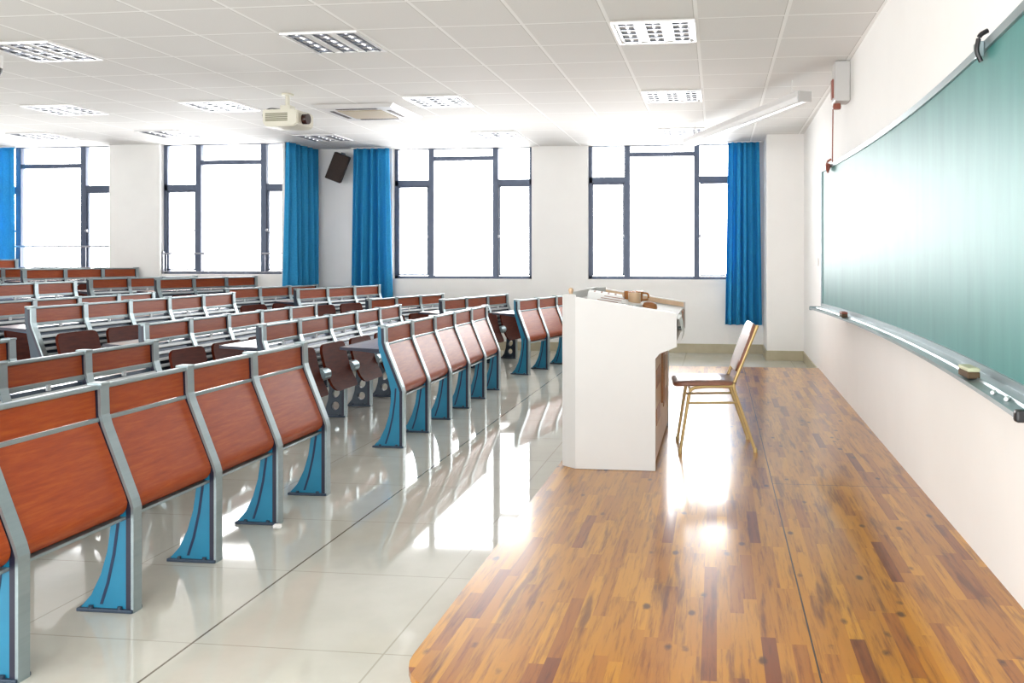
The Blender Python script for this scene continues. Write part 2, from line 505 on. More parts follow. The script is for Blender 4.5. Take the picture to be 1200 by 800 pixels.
# ------------------------------------------------------------------ curtains
def curtain(name, label, p0, p1, z0, z1, folds, amp, pinch=.0, seed=0, flare=0.0):
    rnd = random.Random(seed)
    P0 = Vector(p0); P1 = Vector(p1); d = (P1 - P0); L = d.length; d.normalize(); nrm = Vector((-d.y, d.x))
    nu = folds * 14; nv = 16
    ph = [rnd.uniform(-.9, .9) for _ in range(folds + 2)]; am = [rnd.uniform(.6, 1.25) for _ in range(folds + 2)]
    bm = bmesh.new(); grid = []
    for j in range(nv + 1):
        v = j / nv; z = z1 + (z0 - z1) * v; row = []
        for i in range(nu + 1):
            u = i / nu; a = u * folds; k = int(a); fr = a - k
            A = amp * (am[k] * (1 - fr) + am[k + 1] * fr) * (.55 + .45 * v)
            off = A * math.sin(2 * PI * a + (ph[k] * (1 - fr) + ph[k + 1] * fr) * .6 + .5 * v) + A * .25 * math.sin(4.7 * PI * a + ph[k])
            s = (u - .5) * L * (1 - pinch * (1 - v)) + .5 * L + flare * v * (u - .5) * L
            q = P0 + d * s + nrm * off
            row.append(bm.verts.new((q.x - P0.x, q.y - P0.y, z)))
        grid.append(row)
    for j in range(nv):
        for i in range(nu):
            bm.faces.new((grid[j][i], grid[j][i + 1], grid[j + 1][i + 1], grid[j + 1][i]))
    o = obj(name, bm, M['curtain'], None, True, (P0.x, P0.y, 0))
    md = o.modifiers.new('thickness', 'SOLIDIFY'); md.thickness = .004; md.offset = 0
    tag(o, label, 'curtain', 'blue curtains at the windows')
    # header tape and slim ceiling track the curtain hangs from
    bm = bmesh.new()
    ang = math.atan2(d.y, d.x)
    mid = d * (L / 2)
    add_box(bm, (mid.x, mid.y, (z1 + CEIL) / 2 + .001), (L + .02, .03, max(CEIL - z1 - .002, .01)), 0, Matrix.Rotation(ang, 3, 'Z'))
    obj('track', bm, M['white'], o)
    return o
curtain('curtain', 'blue curtain at the return of the wall, left of the dark loudspeaker', (-5.97, 11.34), (-5.97, 12.16), .60, 2.985, 5, .085, .0, 3)
curtain('curtain', 'blue curtain on the right side of the dark loudspeaker, covering the edge of a window', (-5.40, 12.16), (-4.80, 12.16), .42, 2.985, 5, .075, .08, 5, .1)
curtain('curtain', 'washed-out blue curtain hanging beside the corner column, behind the chair', (.13, 12.14), (.62, 12.14), .42, 2.985, 5, .065, .12, 8, .04)
curtain('curtain', 'blue curtain cut by the frame edge, left of the farthest window', (-10.98, 11.405), (-10.24, 11.410), .62, 2.985, 5, .022, .05, 11)

# ------------------------------------------------------------------ lecture benches
PITCH = .54
def rear_curve():
    """pedestal outline in (x, z): front edge at x=0, flaring backwards to the floor"""
    front = [(0, .012), (0, .40), (-.012, .43), (-.125, .71), (-.136, .75), (-.140, .862)]
    rear = [(-.188, .862), (-.186, .74), (-.176, .69), (-.135, .565), (-.105, .47), (-.090, .40), (-.092, .32), (-.105, .23), (-.132, .14), (-.172, .06), (-.215, .012)]
    return front, rear
def leg_meshes(kind):
    front, rear = rear_curve()
    holes = []
    if kind == 'rear':
        rear = rear[:3] + [(-.150, .565), (-.136, .47), (-.134, .40), (-.136, .32), (-.140, .23), (-.150, .14), (-.175, .06), (-.215, .012)]
        holes = [ellipse(-.080, .205, .034, .044, 16, -.5), ellipse(-.086, .095, .036, .040, 16, -.6)]
    body = filled('leg', front + rear, holes, -.019, .019, .003)
    strip = bmesh.new()
    fr = [(.006, .0), (.006, .40), (-.004, .434), (-.116, .712), (-.128, .752), (-.132, .870)]
    sheet(strip, fr, -.024, .024, .011)
    chan = bmesh.new(); sheet(chan, [(x - .009, z) for x, z in fr], -.0215, .0215, .024)  # dark channel line, coloured to stand in for shade beside the inset panels
    # rounded cap over the top of the post
    add_box(strip, (-.157, 0, .868), (.062, .052, .012), .004)
    groove = bmesh.new()
    gl = [(-.055, .425), (-.062, .33), (-.078, .22), (-.103, .11), (-.130, .028)]
    gp = []
    for i, (x, z) in enumerate(gl):
        gp.append((x - .006, z))
    prism(groove, [(x + .006, z) for x, z in gl] + [(x - .006, z) for x, z in gl[::-1]], -.0205, .0205)
    foot = bmesh.new()
    box2(foot, (-.226, -.032, 0), (.004, .032, .014), .003)
    for fx in (-.17, -.05): cyl(foot, (fx, -.024, .014), (fx, -.024, .024), .009, 8)
    return body, strip, groove, foot, chan

def seat_bm(yc):
    """tip-up seat, folded: a gently curved plate with rounded corners"""
    bm = bmesh.new()
    w, h, t = .43, .37, .022
    nu, nv = 12, 12
    front = []; back = []
    rc = .055
    def outline(u, v):
        # true rounded corners
        x, y = u * 2 - 1, math.sin((v * 2 - 1) * PI / 2)
        e = max(0, abs(y) * h / 2 - (h / 2 - rc))
        hw = w / 2 - rc + math.sqrt(max(0, rc * rc - e * e))
        return x * hw / (w / 2), y
    for side in (0, 1):
        g = []
        for j in range(nv + 1):
            row = []
            for i in range(nu + 1):
                a, b = outline(i / nu, j / nv)
                yy = yc + a * w / 2
                zz = .475 + b * h / 2
                base = .045 - .30 * (zz - .475)
                bow = -.014 * (1 - b * b) + .004 * a * a + .022 * max(0, -b) ** 3
                row.append(bm.verts.new((base + bow + (t if side else 0), yy, zz)))
            g.append(row)
        for j in range(nv):
            for i in range(nu):
                q = (g[j][i], g[j][i + 1], g[j + 1][i + 1], g[j + 1][i])
                bm.faces.new(q if side else q[::-1])
        (back if side else front).extend(g)
    border = [(0, i) for i in range(nu)] + [(j, nu) for j in range(nv)] + [(nv, i) for i in range(nu, 0, -1)] + [(j, 0) for j in range(nv, 0, -1)]
    for k in range(len(border)):
        a = border[k]; b = border[(k + 1) % len(border)]
        bm.faces.new((front[a[0]][a[1]], front[b[0]][b[1]], back[b[0]][b[1]], back[a[0]][a[1]]))
    return bm

def bar(bm, x, z, w, h, y0, y1, rot=0, bevel=.003):
    add_box(bm, (x, (y0 + y1) / 2, z), (w, y1 - y0, h), bevel, Matrix.Rotation(rot, 3, 'Y'))

cache = {}
def share(key, maker):
    """make a mesh object once, afterwards copies that share its mesh"""
    if key not in cache:
        cache[key] = maker(); return cache[key]
    c = cache[key].copy(); COL.objects.link(c); return c

def make_bench(kind, n, label, loc, rotz=0):
    t = thing('lecture_bench', label, 'bench', loc, rotz, 'fixed lecture benches in rows')
    total = n * PITCH
    k2 = 'front' if kind == 'front' else 'rear'
    for i in range(n + 1):
        def mk():
            b, s, g, f, cnl = leg_meshes(k2)
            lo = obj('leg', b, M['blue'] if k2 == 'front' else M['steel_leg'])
            obj('front_strip', s, M['silver'], lo, False); obj('shade_channel', cnl, M['edge'], lo)
            if k2 == 'front': obj('groove', g, M['blue_dark'], lo)
            else: g.free()
            obj('foot_plate', f, M['dark_metal'], lo)
            return lo
        key = ('leg', k2)
        if key not in cache:
            cache[key] = mk(); lo = cache[key]
        else:
            lo = cache[key].copy(); COL.objects.link(lo)
            for ch in cache[key].children:
                c = ch.copy(); COL.objects.link(c); c.parent = lo
        lo.parent = t; lo.location = (0, i * PITCH, 0)
    SL = math.atan2(.113, .28)        # lean of the lower panels
    for i in range(n):
        ya, yb = .028, PITCH - .028
        def up():
            bm = bmesh.new(); sheet(bm, [(-.146, .742), (-.148, .795), (-.151, .850)], ya, yb, .016)
            return obj('upper_panel', bm, M['wood'])
        o = share('up', up); o.parent = t; o.location = (0, i * PITCH, 0)
        if kind == 'front':
            def lp():
                bm = bmesh.new()
                prof = []
                # slanting panel that rolls under at the bottom
                for q in range(9):
                    a = -PI * .5 + (PI * .5 - .0) * q / 8
                    prof.append((-.061 + .045 * math.cos(a), .425 + .055 * math.sin(a)))
                prof = [(-.097, .375)] + prof + [(-.024, .450), (-.127, .700), (-.140, .728)]
                sheet(bm, prof, ya, yb, .016)
                return obj('lower_panel', bm, M['wood'], None, True)
            o = share('lp', lp); o.parent = t; o.location = (0, i * PITCH, 0)
        else:
            def sg():
                bm = bmesh.new()
                for q in range(6):
                    zz = .685 - q * .046; xx = -.113 + q * .046 * math.tan(SL) - .004
                    bar(bm, xx, zz, .012, .025, ya - .006, yb + .006, -SL, .004)
                box2(bm, (-.138, PITCH / 2 - .012, .70), (-.128, PITCH / 2 + .012, .73))
                so = obj('slat_back', bm, M['slat'])
                return so
            o = share('sg', sg); o.parent = t; o.location = (0, i * PITCH, 0)
            def bb_():
                bm = bmesh.new(); sheet(bm, [(-.040, .43), (-.148, .712)], ya, yb, .006); return obj('back_board', bm, M['dark_metal'])
            o = share('bb', bb_); o.parent = t; o.location = (0, i * PITCH, 0)
            o = share('seat', lambda: obj('tip_up_seat', seat_bm(0), M['seat'], None, True)); o.parent = t; o.location = (0, (i + .5) * PITCH, 0)
            def sb():
                bm = bmesh.new()
                for sy in (-.12, .12): box2(bm, (-.02, sy - .015, .42), (.040, sy + .015, .45), .003)
                cyl(bm, (.02, -PITCH / 2 + .05, .435), (.02, PITCH / 2 - .05, .435), .011, 10)
                return obj('seat_pivot', bm, M['hinge'], None, True)
            o = share('sb', sb); o.parent = t; o.location = (0, (i + .5) * PITCH, 0)
    if kind != 'front':
        for i in range(n + 1):
            def hg():
                bm = bmesh.new()
                cyl(bm, (.055, -.055, .435), (.055, .055, .435), .047, 22)
                cyl(bm, (.055, -.062, .435), (.055, .062, .435), .036, 22)
                box2(bm, (-.004, -.018, .40), (.055, .018, .47), .004)
                return obj('hinge_cap', bm, M['hinge'], None, True)
            o = share('hg', hg); o.parent = t; o.location = (0, i * PITCH, 0)
    def tr():
        bm = bmesh.new(); bar(bm, -.152, .858, .034, .018, -.026, total + .026, 0, .006); return obj('top_rail', bm, M['silver'])
    o = share(('tr', n), tr); o.parent = t
    def mr():
        bm = bmesh.new(); bar(bm, -.143, .733, .012, .016 if kind == 'front' else .026, .0, total, 0, .003); return obj('middle_rail', bm, M['silver'])
    o = share(('mr', n, kind), mr); o.parent = t
    if kind == 'front':
        def br():
            bm = bmesh.new(); bar(bm, -.052, .361, .05, .012, 0, total, 0, .003); return obj('bottom_rail', bm, M['silver'])
        o = share(('br', n), br); o.parent = t
    def dk():
        bm = bmesh.new(); add_box(bm, (-.325, total / 2, .700), (.285, total + .03, .016), 0, Matrix.Rotation(.04, 3, 'Y')); return obj('desktop', bm, M['desk'])
    o = share(('dk', n), dk); o.parent = t
    def de():
        bm = bmesh.new()
        R = Matrix.Rotation(.04, 3, 'Y')
        for yy in (-.018, total + .018):
            add_box(bm, (-.325, yy, .698), (.289, .008, .022), .002, R)
        add_box(bm, (-.470, total / 2, .705), (.008, total + .044, .022), .002, R)
        return obj('edge_band', bm, M['edge'])
    o = share(('de', n), de); o.parent = t
    def bk():
        bm = bmesh.new()
        prism(bm, [(-.17, .69), (-.36, .693), (-.36, .688), (-.16, .665)], -.006, .006)
        return obj('desk_bracket', bm, M['dark_metal'])
    for i in range(n + 1):
        o = share('bk', bk); o.parent = t; o.location = (0, i * PITCH, 0)
    return t

ORD = ['front', 'second', 'third', 'fourth', 'fifth', 'sixth', 'seventh', 'eighth', 'ninth', 'tenth', 'eleventh']
TIER = [0, 0, 0, 1, 1, 2, 2, 3, 3, 4, 4]
for k in range(3):
    lab = ['front-row bench nearest the camera, red-brown panels on bright blue pedestals',
           'second-row bench directly behind the nearest red-brown front bench, cut by the left frame edge',
           'third-row bench at the left frame edge, only its red-brown end and post in view'][k]
    make_bench('front' if k == 0 else 'rear', 5, lab, (FRONT[k], 1.95, TIER[k] * STEP))
for k in range(7):
    lab = ('front-row bench in the middle block, pale red-brown panels on slate blue pedestals' if k == 0 else
           '%s-row bench of the middle block, slatted back with dark red tip-up seats' % ORD[k])
    make_bench('front' if k == 0 else 'rear', 5, lab, (FRONT[k] - .01, 5.88, TIER[k] * STEP))
FAR_ROT = -math.radians(13.5)
for k in range(10):
    lab = ('front-row bench of the far block, partly hidden by the white lectern' if k == 0 else
           '%s-row bench of the far block, angled in front of the windows' % ORD[k])
    make_bench('front' if k == 0 else 'rear', 3, lab, (-2.166 - .905 * k, 9.73 if k < 9 else 9.63, TIER[k] * STEP), FAR_ROT)

# ------------------------------------------------------------------ lectern
lec = thing('lectern', 'cream white teaching lectern with a sloping top at the platform edge', 'lectern', (0, 0, PLAT))
z = lambda v: v - PLAT
NY, FY = 4.89, 6.26
def side_panel(ya, yb):
    return [(-.815, z(.132)), (-.35, z(.132)), (-.35, z(.775)), (-.325, z(.805)), (-.228, z(.845)), (-.228, z(1.036)), (-.815, z(1.128))]
bm = bmesh.new(); prism(bm, side_panel(0, 0), NY, NY + .025); obj('side_panel', bm, M['cream'], lec)
bm = bmesh.new(); prism(bm, side_panel(0, 0), FY - .025, FY); obj('side_panel', bm, M['cream'], lec)
bm = bmesh.new()
prism_z(bm, [(-.812, NY), (-.905, NY + .075), (-.905, FY - .075), (-.812, FY), (-.812, FY - .025), (-.88, FY - .085), (-.88, NY + .085), (-.812, NY + .025)], z(.131), z(1.142))
obj('front_panel', bm, M['cream'], lec)
bm = bmesh.new()
tz = lambda x: z(1.095) - (x + .88) * (.100 / .635)
prism(bm, [(-.812, tz(-.812)), (-.245, z(.995)), (-.245, z(.975)), (-.812, tz(-.812) - .02)], NY + .025, FY - .025)
prism(bm, [(-.88, z(1.095)), (-.812, tz(-.812)), (-.812, tz(-.812) - .02), (-.88, z(1.075))], NY + .09, FY - .09)
obj('work_top', bm, M['paper'], lec)
bm = bmesh.new(); prism(bm, [(-.81, z(1.09)), (-.24, z(1.00)), (-.24, z(1.032)), (-.81, z(1.122))], FY - .045, FY - .0255); obj('inner_wooden_ledge', bm, M['tan'], lec)
bm = bmesh.new(); box2(bm, (-.262, FY - .30, z(.85)), (-.236, FY - .027, z(.985)), .003); obj('drawer', bm, M['brown'], lec)
bm = bmesh.new(); box2(bm, (-.268, NY + .026, z(.85)), (-.240, FY - .32, z(.975)), .003); dr = obj('drawer', bm, M['cream'], lec)
bm = bmesh.new(); cyl(bm, (-.24, 5.40, z(.91)), (-.222, 5.40, z(.91)), .014, 12); obj('knob', bm, M['silver'], dr, True)
bm = bmesh.new(); box2(bm, (-.42, NY + .025, z(.80)), (-.345, FY - .025, z(.845))); obj('rail', bm, M['cream'], lec)
my = (NY + FY) / 2
for a, b in ((NY + .027, my - .004), (my + .004, FY - .027)):
    bm = bmesh.new(); box2(bm, (-.375, a, z(.16)), (-.356, b, z(.80)), .003); dd = obj('cabinet_door', bm, M['tan'], lec)
    ym = (a + b) / 2
    bm = bmesh.new()
    box2(bm, (-.358, ym - .20, z(.58)), (-.352, ym + .12, z(.69)), .002); obj('vent', bm, M['brown'], dd)
    bm = bmesh.new()
    box2(bm, (-.358, ym - .20, z(.36)), (-.352, ym + .12, z(.46)), .002); obj('vent', bm, M['brown'], dd)
    bm = bmesh.new(); yy = b - .05 if a < my - .3 else a + .05
    box2(bm, (-.357, yy - .02, z(.42)), (-.342, yy + .02, z(.74)), .003); obj('handle', bm, M['brown'], dd)
bm = bmesh.new(); box2(bm, (-.812, NY + .026, z(.131)), (-.375, FY - .026, z(.155))); obj('bottom_board', bm, M['tan'], lec)
bm = bmesh.new(); lathe(bm, [(.010, 0), (.012, .008), (.016, .02), (.012, .032), (.004, .036)], (-.858, 4.99, z(1.142)), 12); obj('peg', bm, M['tan'], lec, True)

topz = lambda x: 1.095 - (x + .88) * (.100 / .635)
# things lying on the lectern
def on_top(x, y, dz=0): return (x, y, topz(x) + dz)
tilt = math.atan(.100 / .635)
b = thing('document_box', 'white printed document box tilted on the lectern top', 'box', on_top(-.72, 5.45, .001))
b.rotation_euler = (0, tilt, .12)
bm = bmesh.new(); add_box(bm, (0, 0, .030), (.22, .30, .060), .004); obj('body', bm, M['paper'], b)
bm = bmesh.new()
for q in range(3): add_box(bm, (.02 + .02 * q, -.1505, .018 + .014 * q), (.13, .002, .004))
for q in range(4): add_box(bm, (-.07 + .045 * q, .0, .0605), (.012, .22, .002))
obj('print', bm, M['print'], b)
for q in range(3):
    bk_ = thing('booklet', ['thin brown booklet lying right of the white printed box on the lectern', 'white booklet beside the document box on the lectern', 'white booklet with brown lines behind the document box'][q],
                'booklet', on_top(-.60 + (.0, .03, -.16)[q], (5.25, 5.62, 5.86)[q], .001), group='booklets on the lectern')
    bk_.rotation_euler = (0, tilt, (.1, -.3, .2)[q])
    bm = bmesh.new(); add_box(bm, (0, 0, .007), (.17, .23, .010), .002); obj('pages', bm, M['paper'], bk_)
    bm = bmesh.new(); add_box(bm, (0, 0, .0135), (.174, .234, .003), .001); add_box(bm, (0, 0, .0012), (.174, .234, .002)); add_box(bm, (-.086, 0, .007), (.004, .234, .012)); obj('cover', bm, M['brown'] if q == 0 else M['paper'], bk_)
cup = thing('cup', 'amber brown cup standing on the lectern among papers', 'cup', on_top(-.575, 5.90, -.006))
bm = bmesh.new(); lathe(bm, [(.045, 0), (.062, .012), (.068, .05), (.066, .085), (.060, .085), (.060, .05), (.054, .018), (.01, .012)], (0, 0, 0)); obj('bowl', bm, M['amber'], cup, True)
bm = bmesh.new(); tube(bm, bend([(.062, 0, .072), (.105, 0, .068), (.105, 0, .026), (.062, 0, .022)], .03), .007, 8); obj('handle', bm, M['amber'], cup, True)
cup2 = thing('pen_holder', 'pale pinkish pen holder beside the amber cup on the lectern', 'holder', on_top(-.545, 5.66, -.004))
bm = bmesh.new(); lathe(bm, [(.038, 0), (.042, .01), (.042, .085), (.037, .085), (.036, .015), (.01, .012)], (0, 0, 0)); obj('body', bm, M['tan'], cup2, True)
er = thing('wood_block_eraser', 'small brown domed eraser on the lectern top near its right edge', 'eraser', on_top(-.44, 5.62, 0)); er.rotation_euler = (0, tilt, 0)
bm = bmesh.new(); lathe(bm, [(.050, 0), (.050, .012), (.043, .028), (.025, .038), (.005, .041)], (0, 0, 0)); obj('dome', bm, M['brown'], er, True)
bm = bmesh.new()
prof = [(-.40, topz(-.40) + .004), (-.245, topz(-.245) + .004), (-.222, topz(-.245) - .006), (-.214, .955), (-.205, .90), (-.212, .86)]
sheet(bm, prof, 5.10, 5.42, .0012)
sh = obj('paper_sheet', bm, M['paper'], None, True); tag(sh, 'white paper sheet hanging over the right edge of the lectern', 'paper')
bm = bmesh.new(); prism(bm, [(-.36, topz(-.36) + .0056), (-.29, topz(-.29) + .0056), (-.29, topz(-.29) + .0062), (-.36, topz(-.36) + .0062)], 5.2, 5.22)
prism(bm, [(-.211, .94), (-.2105, .94), (-.207, .91), (-.2075, .91)], 5.14, 5.30); obj('print', bm, M['print'], sh)

# ------------------------------------------------------------------ chair
ch = thing('chair', 'gold-framed metal chair with brown plywood seat and back beside the lectern', 'chair', (0, 0, PLAT))
# local frame: a = along the seat front->rear, b = near->far
P_nf = Vector((-.228, 5.36, 0)); P_ff = Vector((-.262, 5.74, 0)); P_nr = Vector((.240, 5.44, 0)); P_fr = Vector((.206, 5.83, 0))
for pf, pr, nm in ((P_nf, P_nr, 'near'), (P_ff, P_fr, 'far')):
    a = (pr - pf); up = Vector((0, 0, 1))
    s_front = pf + a * .13 + up * .405
    bm = bmesh.new(); tube(bm, bend([pf + up * .012, s_front, pf + a * .28 + up * .418, pf + a * .70 + up * .418], .04), .011, 10)
    lo = obj('leg', bm, M['chairmetal'], ch, True)
    bm = bmesh.new(); lathe(bm, [(.013, 0), (.014, .02), (.012, .03)], pf, 10); obj('foot_cap', bm, M['chairmetal'], lo, True)
    kink = pf + a * .70 + up * .418
    bm = bmesh.new(); tube(bm, bend([pr + up * .012, kink, kink + a * .05 + up * .06, pf + a * 1.03 + up * .80], .05), .011, 10)
    lo = obj('leg', bm, M['chairmetal'], ch, True)
    bm = bmesh.new(); lathe(bm, [(.013, 0), (.014, .02), (.012, .03)], pr, 10); obj('foot_cap', bm, M['chairmetal'], lo, True)
    bm = bmesh.new(); cyl(bm, pf + a * .105 + up * .315, pf + a * .777 + up * .315, .007, 8); obj('side_bar', bm, M['chairmetal'], ch, True)
b_ = (P_ff - P_nf)
for t_, zz, nm in ((.13, .402, 'front_bar'), (.70, .410, 'rear_bar')):
    bm = bmesh.new(); a = (P_nr - P_nf)
    cyl(bm, P_nf + a * t_ + Vector((0, 0, zz)), P_nf + a * t_ + b_ + Vector((0, 0, zz)), .009, 8); obj('cross_bar', bm, M['chairmetal'], ch, True)
def rounded_plate(cx, u, v, w, h, t, rcorner, dish=0.0, nseg=6):
    """rounded plate centred on cx spanned by unit vectors u (w) and v (h)"""
    nrm = u.cross(v).normalized(); ring = []
    for sx, sy, a0 in ((1, 1, 0), (-1, 1, PI / 2), (-1, -1, PI), (1, -1, 1.5 * PI)):
        for i in range(nseg + 1):
            a = a0 + i * PI / 2 / nseg
            ring.append((sx * (w / 2 - rcorner) + rcorner * math.cos(a), sy * (h / 2 - rcorner) + rcorner * math.sin(a)))
    bm = bmesh.new()
    loops = []
    for sgn in (-1, 1):
        for k in ((.95, t / 2), (1, t / 2 - .004)) if sgn > 0 else ((1, -t / 2 + .004), (.97, -t / 2)):
            pass
    layers = [(.97, -t / 2), (1.0, -t / 2 + .005), (1.0, t / 2 - .005), (.97, t / 2)]
    def pt(x, y, off):
        d = dish * ((y / (h / 2)) ** 2)
        return cx + u * x + v * y + nrm * (off + d)
    for k, off in layers: loops.append([bm.verts.new(pt(x * k, y * k, off)) for x, y in ring])
    for k, off in ((.55, t / 2), ): loops.append([bm.verts.new(pt(x * k, y * k, off)) for x, y in ring])
    low = [bm.verts.new(pt(x * .55, y * .55, -t / 2)) for x, y in ring]; loops.insert(0, low)
    n = len(ring)
    for i in range(len(loops) - 1):
        for k in range(n):
            bm.faces.new((loops[i][k], loops[i][(k + 1) % n], loops[i + 1][(k + 1) % n], loops[i + 1][k]))
    bm.faces.new(loops[0][::-1]); bm.faces.new(loops[-1])
    return bm
a = (P_nr - P_nf).normalized(); bb = (P_ff - P_nf).normalized(); up = Vector((0, 0, 1))
cen = (P_nf + P_ff) / 2 + (P_nr - P_nf) * .335 + up * .442
obj('seat', rounded_plate(cen, bb, a, .41, .40, .026, .07, .014), M['chairwood'], ch, True)
back_dir = ((P_nr - P_nf) * .26 + up * .32).normalized()
bc = (P_nf + P_ff) / 2 + (P_nr - P_nf) * .885 + up * .655
obj('backrest', rounded_plate(bc - a * .004, bb, back_dir, .40, .325, .020, .07, .0), M['chairwood'], ch, True)

# ------------------------------------------------------------------ chalkboard
BY0, BY1, BZ0, BZ1 = 2.52, 7.84, .935, 2.14
def bx(y): return 1.052 - .112 * ((y - 5.15) / 2.7) ** 2
cb = thing('chalkboard', 'long curved green chalkboard with an aluminium frame on the white wall', 'chalkboard', (1.05, 5.18, BZ0))
def arc_strip(prof, y0=BY0, y1=BY1, n=40, m=None):
    """closed (dx, z) outline swept along the board's arc"""
    bm = bmesh.new(); rings = []
    for i in range(n + 1):
        y = y0 + (y1 - y0) * i / n
        rings.append([bm.verts.new((bx(y) + dx - 1.05, y - 5.18, zz - BZ0)) for dx, zz in prof])
    k = len(prof)
    for i in range(n):
        for j in range(k):
            bm.faces.new((rings[i][j], rings[i][(j + 1) % k], rings[i + 1][(j + 1) % k], rings[i + 1][j]))
    bm.faces.new(rings[0]); bm.faces.new(rings[-1][::-1])
    return bm
obj('writing_surface', arc_strip([(0, BZ0), (0, BZ1), (.018, BZ1), (.018, BZ0)]), M['board'], cb, True)
obj('top_frame', arc_strip([(-.012, BZ1 - .012), (-.012, BZ1 + .022), (.022, BZ1 + .022), (.022, BZ1 - .012)]), M['silver'], cb, True)
obj('bottom_frame', arc_strip([(-.010, BZ0 - .018), (-.010, BZ0 + .014), (.018, BZ0 + .014), (.018, BZ0 - .018)]), M['silver'], cb, True)
tray = obj('chalk_tray', arc_strip([(-.010, BZ0 - .014), (-.010, BZ0 - .030), (-.092, BZ0 - .044), (-.104, BZ0 - .040), (-.104, BZ0 - .026), (-.096, BZ0 - .026), (-.094, BZ0 - .034), (-.055, BZ0 - .027), (-.050, BZ0 - .019), (-.044, BZ0 - .026)], BY0 + .03, BY1 + .04), M['silver'], cb, True)
for yy in (BY0, BY1):
    bm = bmesh.new(); w = wallX(yy) - bx(yy)
    box2(bm, (bx(yy) - .012 - 1.05, yy - .012 - 5.18, -.018), (wallX(yy) - .002 - 1.05, yy + .012 - 5.18, BZ1 + .02 - BZ0)); obj('end_frame', bm, M['silver'], cb)
for yy, s in ((BY0 + .03, -1), (BY1 + .04, 1)):
    bm = bmesh.new(); box2(bm, (bx(yy) - .108 - 1.05, yy - .02 - 5.18, -.050), (bx(yy) + .005 - 1.05, yy + .012 - 5.18, -.014), .008); obj('tray_end_cap', bm, M['black'] if s < 0 else M['silver'], tray)
def clip(y, m, label):
    c = thing('board_clip', label, 'clip', (bx(y) - .016, y, BZ1 - .01), group='clips on the chalkboard top')
    bm = bmesh.new(); box2(bm, (-.022, -.03, -.03), (.002, .03, .03), .004); obj('body', bm, M['silver'] if m == 'black' else M['redcord'], c)
    bm = bmesh.new(); tube(bm, bend([(-.012, -.035, -.05), (-.030, -.035, -.01), (-.018, -.035, .05), (.012, -.035, .065)], .02), .009, 8); obj('hook', bm, M[m], c, True)
    return c
clip(3.34, 'black', 'dark hook and clamp on the upper rail of the chalkboard toward the camera')
clip(7.46, 'redcord', 'small red-brown clip on the far upper corner of the chalkboard, under the cord')

def eraser(y, label, top):
    e = thing('chalk_eraser', label, 'eraser', (bx(y) - .066, y, BZ0 - .026), group='erasers in the chalk tray')
    bm = bmesh.new(); add_box(bm, (0, 0, .013), (.045, .125, .024), .004); obj('felt', bm, M['eraser'], e)
    bm = bmesh.new(); add_box(bm, (0, 0, .033), (.046, .128, .016), .006); obj('grip', bm, top, e)
    return e
eraser(3.32, 'pale green topped chalk eraser in the tray toward the camera', M['eraser_top'])
eraser(6.62, 'brown chalk eraser lying toward the far end of the tray', M['redcord'])
for i, (y, lab) in enumerate(((2.93, 'white chalk stub in the tray next to the pale green eraser'), (2.80, 'white chalk stub in the tray close to the black end cap'))):
    bm = bmesh.new(); cyl(bm, (-.008, -.018, 0), (.010, .018, 0), .0065, 10)
    o = obj('chalk', bm, M['chalk'], None, True, (bx(y) - (.076 if i == 0 else .066), y, BZ0 - .0225)); tag(o, lab, 'chalk', 'chalk stubs in the tray')

# wall box above the board with its cord
wb = thing('wall_box', 'cream wall box under the ceiling with a thin cord down to the chalkboard', 'box', (1.03, 7.36, 2.66))
bm = bmesh.new(); box2(bm, (-.055, -.10, 0), (.072, .10, .335), .012); obj('housing', bm, M['cream'], wb)
bm = bmesh.new(); box2(bm, (-.066, -.02, .04), (-.054, .08, .20), .003); obj('label_plate', bm, M['redcord'], wb)
bm = bmesh.new(); lathe(bm, [(.03, 0), (.036, .02), (.03, .05)], (-.02, .04, -.045), 14); obj('pulley', bm, M['redcord'], wb, True)
bm = bmesh.new(); cyl(bm, (-.05, .06, -.04), (-.05, .10, BZ1 - 2.66 + .01), .005, 8); obj('cord', bm, M['redcord'], wb, True)
sw = thing('wall_socket', 'small white wall plate between the corner and the chalkboard', 'socket', (wallX(9.75) - .001, 9.75, 1.27))
bm = bmesh.new(); box2(bm, (-.010, -.045, 0), (0, .045, .09), .003); obj('plate', bm, M['white'], sw)
bm = bmesh.new(); box2(bm, (-.013, -.014, .025), (-.009, .014, .065), .001); obj('rocker', bm, M['white'], sw)

# hanging lamp in front of the board
A = Vector((.78, 7.80, 2.80)); B = Vector((-.35, 10.72, 2.85)); dv = (B - A); Ln = dv.length
hl = thing('hanging_lamp', 'long white strip lamp hung diagonally under the ceiling before the chalkboard', 'lamp', A, math.atan2(dv.y, dv.x))
bm = bmesh.new(); prism_pts = [(-.06, .055), (.06, .055), (.075, .0), (.062, -.045), (.025, -.045), (.0, -.012), (-.025, -.045), (-.062, -.045), (-.075, .0)]
a_ = [bm.verts.new((0, y, zz)) for y, zz in prism_pts]; b2 = [bm.verts.new((Ln, y, zz)) for y, zz in prism_pts]
bm.faces.new(a_); bm.faces.new(b2[::-1])
for i in range(len(a_)): bm.faces.new((a_[i], b2[i], b2[(i + 1) % len(a_)], a_[(i + 1) % len(a_)]))
obj('housing', bm, M['lampwhite'], hl)
bm = bmesh.new(); cyl(bm, (.05, .0, -.028), (Ln - .05, .0, -.028), .013, 12); obj('tube', bm, M['tube'], hl, True)
for x in (.25, Ln - .25):
    bm = bmesh.new(); cyl(bm, (x, 0, .04), (x, 0, CEIL - A.z), .006, 8); obj('rod', bm, M['white'], hl, True)
for x in (-.006, Ln + .006):
    bm = bmesh.new(); add_box(bm, (x, 0, .003), (.014, .13, .095), .003); obj('end_cap', bm, M['cream'], hl)

